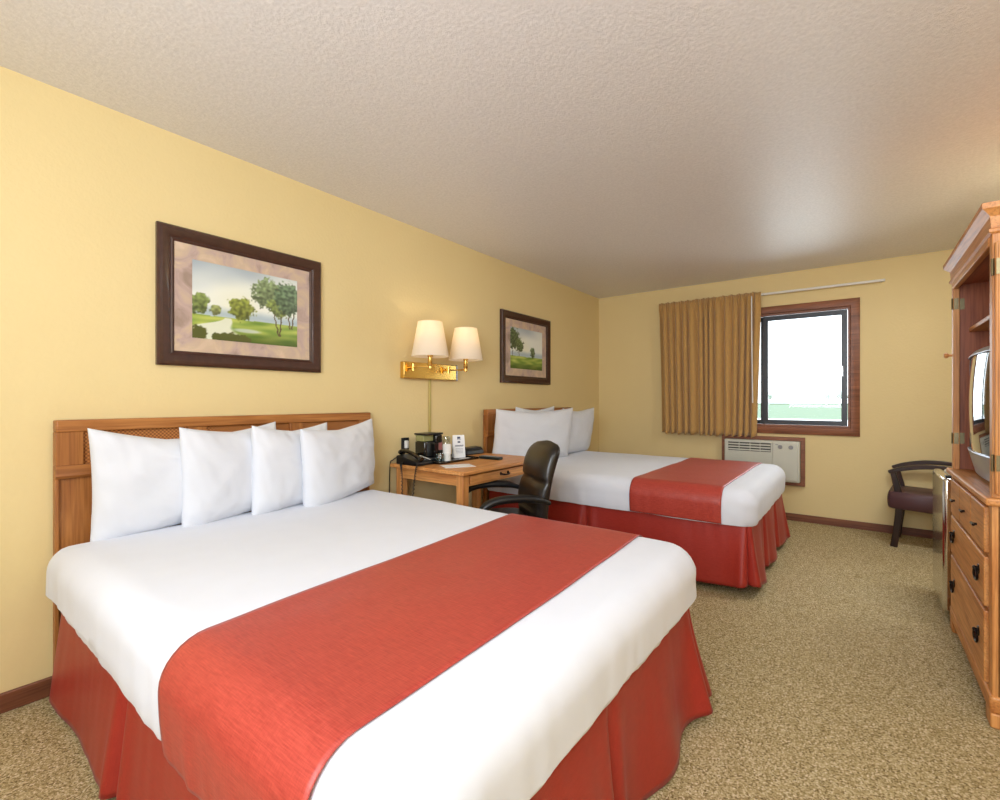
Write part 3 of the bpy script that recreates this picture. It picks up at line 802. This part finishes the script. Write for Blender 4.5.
rm = thing('remote_control', 'dark slim remote control lying on the desk', 'remote', (.46, 2.70, DZ))
rb = B().box(-.028, .028, -.09, .09, .001, .021)
o = obj('body', B().box(-.028, .028, -.09, .09, .001, .021), REMOTE, None, bevel=.006, seg=3); o.parent = rm
bt = B()
for i in range(6):
    for j in range(3): bt.box(-.018 + j * .014, -.009 + j * .014, -.07 + i * .02, -.06 + i * .02, .021, .0235)
o = obj('buttons', bt, GREYP, None); o.parent = rm; o['kind'] = 'stuff'
rm.rotation_euler.z = math.radians(-88)
rm.location = (.445, 2.715, DZ)
o = obj('paper_sheet', B().box(-.07, .07, -.1, .1, .0005, .002), PAPER, label='white leaflet lying flat near the front corner of the desk', cat='leaflet')
o.location = (.50, 2.30, DZ); o.rotation_euler.z = math.radians(-30)

# ------------------------------------------------------------------ wall lamp
lamp = thing('wall_lamp', 'brass double swing-arm wall lamp with two white shades above the desk', 'lamp', (0, 2.52, 1.39))
obj('back_plate', B().box(.001, .045, 2.245, 2.785, 1.333, 1.452), BRASS, lamp, bevel=.006, seg=3)
obj('end_cap', B().box(.001, .047, 2.786, 2.80, 1.331, 1.454), simple('end_cap_grey', (150, 152, 160), .3, metal=.8), lamp, bevel=.003)
obj('cord_cover', B().box(.001, .013, 2.522, 2.542, .765, 1.333), simple('cord_cover_gold', (186, 166, 96), .35, metal=.3), lamp, bevel=.003)
for (cy, hy, sgn) in ((2.345, 2.30, 1), (2.72, 2.66, -1)):
    arm = B().tube([(.045, hy, 1.41), (.075, hy, 1.41)], .011, 12)
    arm.lathe([(.013, 0), (.013, .05)], (.078, hy, 1.385), 14)
    arm.tube(smooth_path([(.078, hy, 1.41), (.12, (hy + cy) / 2 - .03 * sgn, 1.41), (.2, cy, 1.41)]), .0065, 10)
    arm.lathe([(.009, -.005), (.014, 0), (.014, .016), (.009, .02)], (.2, cy, 1.40), 14)
    obj('swing_arm', arm, BRASS, lamp)
    obj('socket', B().lathe([(.013, 0), (.016, .005), (.016, .06), (.02, .064), (.02, .075), (.006, .08), (.006, .10)], (.2, cy, 1.42), 18), BRASS, lamp)
    sh = B(); n = 48
    prof = [(.130, 1.482), (.0855, 1.722), (.0835, 1.722), (.128, 1.482)]
    sh.rings([[(.2 + r * math.cos(2 * PI * i / n), cy + r * math.sin(2 * PI * i / n), z) for i in range(n)] for r, z in prof + prof[:1]], True, False, False)
    s_ = obj('lamp_shade', sh, SHADE, lamp, smooth=60)
    sp = B().tube([(.2 - .084, cy, 1.715), (.2 + .084, cy, 1.715)], .0018, 6).tube([(.2, cy - .084, 1.715), (.2, cy + .084, 1.715)], .0018, 6)
    obj('spider', sp, BRASS, s_)
    obj('bulb', B().lathe([(.012, 0), (.014, .02), (.03, .055), (.032, .075), (.022, .1), (.006, .108)], (.2, cy, 1.52), 20), simple('bulb_glass', (255, 250, 235), .3), lamp)
    ld = bpy.data.lights.new('lamp_bulb_light', 'POINT'); ld.energy = .65; ld.color = (1, .88, .72); ld.shadow_soft_size = .03
    lo = bpy.data.objects.new('lamp_bulb_light', ld); S.collection.objects.link(lo); lo.location = (.2 + .0, cy, 1.66)

# ------------------------------------------------------------------ curtain and rod
rod = thing('curtain_rod', 'slim white traverse rod above the window', 'curtain rod', (1.8, RY1, 2.24))
obj('rail', B().box(.80, 2.765, 5.385, 5.402, 2.229, 2.25), CHROME, rod, bevel=.004)
for x in (.83, 1.8, 2.74): obj('bracket', B().box(x - .008, x + .008, 5.398, 5.4495, 2.232, 2.247), CHROME, rod, bevel=.002)
R_ = []
nx, nz = 420, 36
for k in range(nz + 1):
    v = k / nz; z = .812 + (2.262 - .812) * v; row = []
    for i in range(nx + 1):
        s = i / nx; ph_ = s * 2 * PI * 14 + 5.0 * noise.noise(Vector((s * 6, 0, 2))) + .5 * noise.noise(Vector((s * 8, v * 1.5, 7)))
        amp = .024 + .022 * noise.noise(Vector((s * 13, 1, 0)))
        amp *= (.35 + .65 * sm(1.0, .90, v))
        head = sm(.90, .935, v)
        fold = math.sin(ph_) ; fold = math.copysign(abs(fold) ** .75, fold)
        y = 5.352 + amp * fold + .006 * noise.noise(Vector((s * 24, v * 2, 3)))
        y += -.012 * head * max(0, math.sin(ph_ * 1.0 + .3)) ** 4 + .006 * head * math.sin(ph_ * 3)
        x = .782 + (1.80 - .782) * s + (.030 * (1 - v)) * (1 - s) - .045 * (1 - v) ** 1.0 * s ** 3 + .006 * math.cos(ph_) * (1 - head)
        zz = z + (.010 * math.sin(ph_ + 1) * (1 - sm(0, .06, v))) + .006 * head * math.sin(ph_)
        row.append((x, y, zz))
    R_.append(row)
cur = obj('curtain', B().rings(R_, False), CURT, smooth=80, label='mustard pinch-pleated curtain drawn to the left of the window', cat='curtain', origin=(1.27, 5.35, .81))
solid(cur, .002, 0)
obj('curtain_wand', B().tube([(1.722, 5.312, 2.19), (1.726, 5.309, 1.6), (1.732, 5.31, 1.15)], .0055, 10).lathe([(.007, 0), (.004, .04)], (1.722, 5.312, 2.18), 10), WHITEP, cur)

# ------------------------------------------------------------------ air conditioner
ac = thing('air_conditioner', 'beige through-wall air conditioner in a wood surround under the window', 'air conditioner', (1.79, RY1, .37))
obj('wood_surround', rect_frame([(0, 0), (0, .045), (.035, .045), (.035, 0)], 'y', 1.425, 2.165, .345, .815, RY1 - .0005, -1), CAS['x'], ac, bevel=.003)
ab = B().box(1.462, 2.128, 5.352, 5.4485, .383, .778)
obj('cabinet', ab, ACM, ac, bevel=.01, seg=3)
obj('discharge_recess', B().box(1.50, 1.885, 5.349, 5.353, .665, .752), ACD, ac)
vn = B()
for k in range(3): vn.rings([[(x, y, z) for y, z in [(5.343, .672 + k * .027), (5.350, .682 + k * .027), (5.350, .686 + k * .027), (5.343, .676 + k * .027)]] for x in (1.502, 1.883)])
for x in (1.6, 1.7, 1.79): vn.box(x, x + .005, 5.342, 5.3495, .667, .75)
obj('louvers', vn, ACM, ac)
gr = B()
for k in range(14): gr.box(1.49, 1.885, 5.346, 5.353, .405 + k * .0172, .413 + k * .0172)
obj('intake_grille', gr, ACM, ac)
obj('control_door', B().box(1.90, 2.112, 5.344, 5.353, .40, .765), ACM, ac, bevel=.004)
for x in (1.965, 2.055): obj('control_knob', B().lathe([(.02, 0), (.018, -.012), (.0, -.012)], (x, 5.344, .722), 18, axis='y').box(x - .003, x + .003, 5.326, 5.333, .706, .738), GREYP, ac)
obj('badge', B().box(1.925, 1.95, 5.342, 5.345, .74, .747), GREYP, ac)

# ------------------------------------------------------------------ office chair (local: faces +x)
oc = thing('office_chair', 'black leather swivel chair with padded arms at the desk', 'chair', (0, 0, 0))
def slab_ring(cx, z, w, df, db, n=28, ex=3.2):
    r = []
    for i in range(n):
        a = 2 * PI * i / n; c, s = math.cos(a), math.sin(a)
        X = math.copysign(abs(c) ** (2 / ex), c); Y = math.copysign(abs(s) ** (2 / ex), s)
        r.append((cx + (df if X > 0 else db) * X, w * Y, z))
    return r
R = []
for k in range(33):
    v = k / 32; z = .44 + .485 * v
    w = .200 + .012 * math.sin(v * PI); e = sm(0, .06, v)
    tp = max(0, (v - .82) / .18); w *= max(.01, 1 - tp ** 3) ** .42 * .97 + .03
    w *= .75 + .25 * e
    crease = math.exp(-((v - .52) / .022) ** 2) + .8 * math.exp(-((v - .2) / .02) ** 2)
    df = (.045 + .02 * math.sin(min(1, v / .52) * PI) * (v < .52) + .022 * math.sin(min(1, max(0, (v - .52) / .48)) * PI) * (v >= .52) - .018 * crease) * math.sqrt(max(.02, 1 - tp ** 3))
    R.append(slab_ring(-.19 - .10 * v + .03 * math.sin(v * PI), z, w, max(.006, df), .035 * math.sqrt(max(.02, 1 - tp ** 3))))
obj('backrest', B().rings(R), LEATH, oc, smooth=75)
R = []
for k in range(17):
    a = -PI / 2 + PI * k / 16; z = .425 + .048 * math.sin(a); sc = .86 + .14 * math.cos(a) ** .6 if math.cos(a) > 0 else .86
    ring = slab_ring(.05, z, .235 * sc, .25 * sc, .24 * sc, 36, 4)
    R.append([(p[0], p[1], p[2] - (.03 * sm(.18, .3, p[0]))) for p in ring])
obj('seat', B().rings(R), LEATH, oc, smooth=75)
for s in (1, -1):
    y = s * .25
    pth = smooth_path([(-.20, y * .93, .585), (-.12, y, .613), (0, y, .625), (.12, y, .617), (.19, y, .585), (.215, y, .535), (.19, y * .98, .49), (.12, y * .9, .43)], 6)
    n = len(pth); rad = [.017 + .010 * sm(.05, .2, i / n) * sm(.75, .5, i / n) for i in range(n)]
    obj('armrest', B().tube(pth, rad, 14, sq=(1.25, .85)), BLACKP, oc, smooth=70)
obj('seat_plate', B().box(-.1, .12, -.1, .1, .355, .385).box(-.25, -.08, -.035, .035, .36, .375).box(-.265, -.245, -.035, .035, .36, .60), BLACKP, oc, bevel=.004)
obj('gas_lift', B().lathe([(.028, .10), (.028, .24), (.018, .24), (.018, .36)], (0.02, 0, 0), 18), BLACKP, oc)
for k in range(5):
    a = 2 * PI * k / 5 + .3; c, s = math.cos(a), math.sin(a)
    bl = obj('base_leg', B().tube([(.02 + c * .02, s * .02, .115), (.02 + c * .15, s * .15, .105), (.02 + c * .28, s * .28, .075)], [.024, .02, .015], 10), BLACKP, oc)
    obj('castor', B().lathe([(.012, -.02), (.025, -.018), (.025, .018), (.012, .02)], (.02 + c * .28, s * .28, .026), 16, axis='y').tube([(.02 + c * .28, s * .28, .026), (.02 + c * .28, s * .28, .075)], .007, 8), BLACKP, bl)
oc.location = (.850, 2.335, 0); oc.rotation_euler.z = math.radians(-127)

# ------------------------------------------------------------------ arm chair (local: faces -x, near side -y)
ac2 = thing('arm_chair', 'dark wood armchair with maroon seat against the far wall', 'chair', (3.08, 5.16, 0))
X0 = 2.79; Y0c, Y1c = 4.92, 5.34
def bar(pts, wy, wd, yc):
    """bent board: pts (x,z,halfwidth) in the xz plane, thickness wy around yc"""
    P = [Vector((p[0], 0, p[1])) for p in pts]; R = []
    for i, p in enumerate(P):
        d = (P[min(i + 1, len(P) - 1)] - P[max(i - 1, 0)]).normalized(); n = Vector((-d.z, 0, d.x)); h = pts[i][2]
        a = p + n * h; b = p - n * h
        R.append([(a.x, yc - wy / 2, a.z), (a.x, yc + wy / 2, a.z), (b.x, yc + wy / 2, b.z), (b.x, yc - wy / 2, b.z)])
    return B().rings(R)
def sp3(pts, n=6):
    q = smooth_path(pts, n); return [(p.x, p.y, p.z) for p in q]
for yc in (Y0c + .02, Y1c - .02):
    obj('front_leg', bar(sp3([(X0 + .035, .001, .024), (X0 + .05, .12, .022), (X0 + .068, .3, .024), (X0 + .064, .43, .024), (X0 + .045, .53, .02), (X0 + .03, .605, .018)]), .036, 0, yc), DARKW['z'], ac2, bevel=.004)
    obj('arm', bar(sp3([(X0 + .002, .598, .012), (X0 + .08, .628, .016), (X0 + .2, .655, .017), (X0 + .32, .66, .016), (X0 + .43, .65, .014)]), .042, 0, yc), DARKW['x'], ac2, bevel=.004)
    obj('rear_leg', bar(sp3([(X0 + .53, .001, .02), (X0 + .47, .2, .02), (X0 + .43, .42, .022), (X0 + .435, .62, .02), (X0 + .475, .85, .016)]), .034, 0, yc), DARKW['z'], ac2, bevel=.004)
R = []
for k in range(13):
    a = -PI / 2 + PI * k / 12; z = .380 + .068 * math.sin(a); q = .014 * (1 - math.cos(a))
    x0, x1, y0, y1 = X0 - .005 + q, X0 + .44 - q, Y0c - .012 + q, Y1c + .012 - q
    R.append([(x, y, z - .02 * (x - X0) / .5) for x, y in [(x0 + .02, y0), (x1 - .02, y0), (x1, y0 + .02), (x1, y1 - .02), (x1 - .02, y1), (x0 + .02, y1), (x0, y1 - .02), (x0, y0 + .02)]])
obj('seat', B().rings(R), MAROON, ac2, smooth=70)
R = []
for k in range(11):
    v = k / 10; z = .50 + .38 * v; x = X0 + .425 + .055 * v + .01 * math.sin(v * PI); h = .028 * math.sqrt(max(.05, 1 - (2 * v - 1) ** 6))
    R.append([(x - h, Y0c + .04, z), (x + .015, Y0c + .04, z), (x + .015, Y1c - .04, z), (x - h, Y1c - .04, z)])
obj('backrest', B().rings(R), MAROON, ac2, bevel=.01, seg=3)
obj('crest_rail', B().box(X0 + .465, X0 + .495, Y0c + .035, Y1c - .035, .83, .86), DARKW['y'], ac2, bevel=.006)

ac2.rotation_euler.z = math.radians(-6)

# ------------------------------------------------------------------ entertainment cabinet
CX, CY0, CY1, CD = 2.967, 2.435, 3.375, .56      # front plane, near side, far side, depth
cb = thing('entertainment_cabinet', 'tall oak television cabinet with open doors and drawers below', 'cabinet', (CX + CD / 2, (CY0 + CY1) / 2, 0))
XB = CX + CD
low = B().box(CX + .012, XB, CY0, CY0 + .02, .07, .80).box(CX + .012, XB, CY1 - .02, CY1, .07, .80).box(XB - .015, XB, CY0 + .02, CY1 - .02, .07, .80)
obj('lower_case', low, OAK['z'], cb, bevel=.002)
for y in (CY0, CY1 - .055): obj('corner_post', B().box(CX - .003, CX + .02, y, y + .055, .07, .80), OAK['z'], cb, bevel=.003)
obj('base_plinth', B().box(CX - .010, XB, CY0 - .010, CY1 + .010, .055, .115), OAK['y'], cb, bevel=.008, seg=3)
for (x, y) in ((CX - .008, CY0 - .008), (CX - .008, CY1 - .077), (XB - .08, CY0 - .012), (XB - .08, CY1 - .075)):
    obj('foot', B().box(x, x + .075, y, y + .085, .001, .055), OAK['z'], cb, bevel=.006)
obj('ledge_top', B().box(CX - .022, XB, CY0 - .022, CY1 + .022, .80, .828), OAK['y'], cb, bevel=.008, seg=3)
obj('drawer_divider', B().box(CX, CX + .3, CY0 + .055, CY1 - .055, .118, .126).box(CX, CX + .3, CY0 + .055, CY1 - .055, .40, .408).box(CX, CX + .3, CY0 + .055, CY1 - .055, .60, .608).box(CX, CX + .3, CY0 + .055, CY1 - .055, .785, .80), OAK['y'], cb)


def ring_pull(y, z, p):
    x = CX - .014
    b = B().lathe([(.02, 0), (.018, -.003), (.006, -.005)], (x, y, z), 16, axis='x')
    b.tube([(x - .002, y, z + .004), (x - .013, y, z + .004)], .005, 8).sphere((x - .012, y, z + .004), .007, n=10, m=6)
    b.tube([(x - .009, y + .034 * math.sin(a), z - .016 - .022 * (1 - math.cos(a)) + .018) for a in [k * 2 * PI / 18 for k in range(19)]], .0042, 8)
    return obj('ring_pull', b, IRON, p)


def t_knob(y, z, p):
    x = CX - .014
    return obj('drawer_knob', B().tube([(x, y, z), (x - .012, y, z)], .005, 8).tube([(x - .013, y - .022, z), (x - .013, y + .022, z)], .005, 8), IRON, p)


a, b_ = CY0 + .062, CY1 - .062; w = (b_ - a) / 3
for k in range(3):
    d = obj('drawer', B().box(CX - .014, CX + .28, a + k * w + .003, a + (k + 1) * w - .003, .612, .782), OAK['y'], cb, bevel=.005, seg=3); t_knob(a + (k + .5) * w, .69, d)
for (z0, z1) in ((.412, .596), (.130, .396)):
    d = obj('drawer', B().box(CX - .014, CX + .28, a + .003, b_ - .003, z0, z1), OAK['y'], cb, bevel=.005, seg=3)
    for y in (a + .10, b_ - .12): ring_pull(y, (z0 + z1) / 2 + .02, d)
UX = CX - .002
obj('side_panel', B().box(UX + .024, XB, CY1 - .020, CY1, .828, 1.79), REDW['z'], cb)
obj('side_panel', B().box(UX + .024, XB, CY0, CY0 + .020, .828, 1.79), OAK['z'], cb)
obj('back_panel', B().box(XB - .014, XB, CY0 + .02, CY1 - .02, .828, 1.79), REDW['z'], cb)
obj('stile', B().box(UX, UX + .024, CY1 - .045, CY1, .828, 1.79), OAK['z'], cb, bevel=.002)
obj('stile', B().box(UX, UX + .024, CY0, CY0 + .045, .828, 1.79), OAK['z'], cb, bevel=.002)
obj('top_panel', B().box(UX + .024, XB, CY0 + .02, CY1 - .02, 1.77, 1.79), REDW['y'], cb)
obj('shelf', B().box(3.025, XB - .014, CY0 + .021, CY1 - .021, 1.525, 1.545), OAK['y'], cb, bevel=.003)
# cornice: frieze, cove and cap
prof = [(0, 1.752), (.002, 1.778), (.010, 1.784), (.010, 1.794), (.004, 1.798), (.006, 1.840), (.012, 1.848), (.022, 1.858), (.030, 1.866), (.030, 1.886)]
Rg = []
for o_, z in prof: Rg.append([(UX - o_, CY0 - o_, z), (XB, CY0 - o_, z), (XB, CY1 + o_, z), (UX - o_, CY1 + o_, z)])
Rg = Rg[1:]
obj('cornice', B().rings(Rg), OAK['y'], cb, smooth=20)
obj('frieze', B().box(UX - .004, UX + .02, CY0 + .045, CY1 - .045, 1.745, 1.778), OAK['y'], cb, bevel=.004)
def hinge(y0, y1, z, p, side):
    b = B().box(UX - .0015, UX - .0002, y0, y1, z - .03, z + .03).tube([(UX - .004, y0 if side < 0 else y1, z - .03), (UX - .004, y0 if side < 0 else y1, z + .03)], .004, 8)
    return b
for z in (1.67, .985):
    b = B().box(UX + .003, UX + .020, CY1 - .0462, CY1 - .0452, z - .028, z + .028).tube([(UX - .003, CY1 - .042, z - .028), (UX - .003, CY1 - .042, z + .028)], .004, 8).box(UX + .026, UX + .045, CY1 - .0215, CY1 - .0202, z - .028, z + .028)
    obj('hinge', b, BRASSD, cb)
# doors folded right back against the sides
def door(yin, yout, nrm_y):
    d = obj('door', B().box(UX + .004, UX + .46, min(yin, yout), max(yin, yout), .842, 1.745), OAK['z'], cb, bevel=.004)
    yy = yout
    e = .004 * nrm_y
    p = B()
    for (x0, x1, z0, z1) in ((UX + .012, UX + .07, .85, 1.737), (UX + .395, UX + .452, .85, 1.737), (UX + .07, UX + .395, .85, .915), (UX + .07, UX + .395, 1.672, 1.737)):
        p.box(x0, x1, min(yy, yy + e), max(yy, yy + e), z0, z1)
    obj('door_rim', p, OAK['z'], d, bevel=.0015)
    return d
dn = door(CY0 - .003, CY0 - .023, -1)
df_ = door(CY1 + .003, CY1 + .023, 1)
for z in (1.655, .955):
    obj('hinge', B().box(UX + .006, UX + .03, CY0 - .0295, CY0 - .0272, z - .028, z + .028).tube([(UX - .002, CY0 - .018, z - .03), (UX - .002, CY0 - .018, z + .03)], .005, 8), BRASSD, dn)
obj('door_knob', B().lathe([(.006, 0), (.006, -.012), (.013, -.018), (.014, -.026), (.008, -.032)], (UX, CY1 - .012, 1.41), 16, axis='x'), OAK['x'], cb)

# television
tv = thing('television', 'silver tube television inside the oak cabinet', 'television', (3.2, 2.9, .828))
TY0, TY1, TZ0 = 2.60, 3.20, .830
def tvx(y): return 2.988 + .022 * ((y - 2.9) / .3) ** 2
ys = [TY0 + (TY1 - TY0) * i / 20 for i in range(21)]
def band(z0, z1, xo0, xo1, yi0=0, yi1=0):
    b = B(); R = []
    for y in ys: R.append([(tvx(y) + xo0, y, z0), (tvx(y) + xo1, y, z1), (3.12, y, z1), (3.12, y, z0)])
    return b.rings(R)
obj('speaker_base', band(TZ0 + .012, TZ0 + .125, .018, -.010), SILVER, tv, bevel=.006, seg=3)
obj('stand', B().box(3.03, 3.25, 2.68, 3.12, TZ0, TZ0 + .012), BLACKP, tv, bevel=.002)
obj('top_bezel', band(1.375, 1.402, -.01, .01), SILVER, tv, bevel=.006, seg=3)
for (a0, a1) in ((0, 1), (19, 20)):
    b = B(); R = []
    for y in ys[a0:a1 + 1]: R.append([(tvx(y) - .002, y, TZ0 + .105), (tvx(y) - .002, y, 1.375), (3.12, y, 1.375), (3.12, y, TZ0 + .105)])
    obj('side_bezel', b.rings(R), simple('tv_bezel_dark', (96, 96, 98), .3, metal=.3), tv, bevel=.003)
R = []
for j in range(13):
    z = TZ0 + .107 + (1.373 - TZ0 - .107) * j / 12
    R.append([(tvx(y) + .010 - .012 * (1 - ((z - 1.155) / .22) ** 2) - .012 * (1 - ((y - 2.9) / .27) ** 2), y, z) for y in [2.632 + (3.168 - 2.632) * i / 20 for i in range(21)]] + [(3.115, 3.168, z), (3.115, 2.632, z)])
obj('screen', B().rings(R), SCREEN, tv, smooth=60)
R = []
for (x, s) in ((3.12, 1), (3.25, .92), (3.4, .6), (3.46, .55)):
    R.append([(x, 2.9 - .295 * s, 1.12 - .26 * s), (x, 2.9 + .295 * s, 1.12 - .26 * s), (x, 2.9 + .295 * s, 1.12 + .27 * s), (x, 2.9 - .295 * s, 1.12 + .27 * s)])
obj('rear_housing', B().rings(R), BLACKP, tv, bevel=.01)
obj('buttons', B().box(3.0, 3.012, 2.84, 2.96, TZ0 + .05, TZ0 + .058), BLACKP, tv)

# mini fridge
fg = thing('mini_fridge', 'small steel-fronted refrigerator between the television cabinet and the armchair', 'refrigerator', (3.2, 3.68, 0))
obj('case', B().box(2.99, 3.46, 3.45, 3.905, .02, .765), FRIDGEB, fg, bevel=.008)
obj('door', B().box(2.938, 2.986, 3.45, 3.905, .045, .765), STEEL, fg, bevel=.018, seg=4)
obj('hinge_cap', B().box(2.95, 3.02, 3.46, 3.50, .766, .776), BLACKP, fg, bevel=.003)
for (x, y) in ((3.02, 3.49), (3.02, 3.86), (3.42, 3.49), (3.42, 3.86)): obj('foot', B().lathe([(.018, .001), (.018, .02)], (x, y, 0), 12), BLACKP, fg)
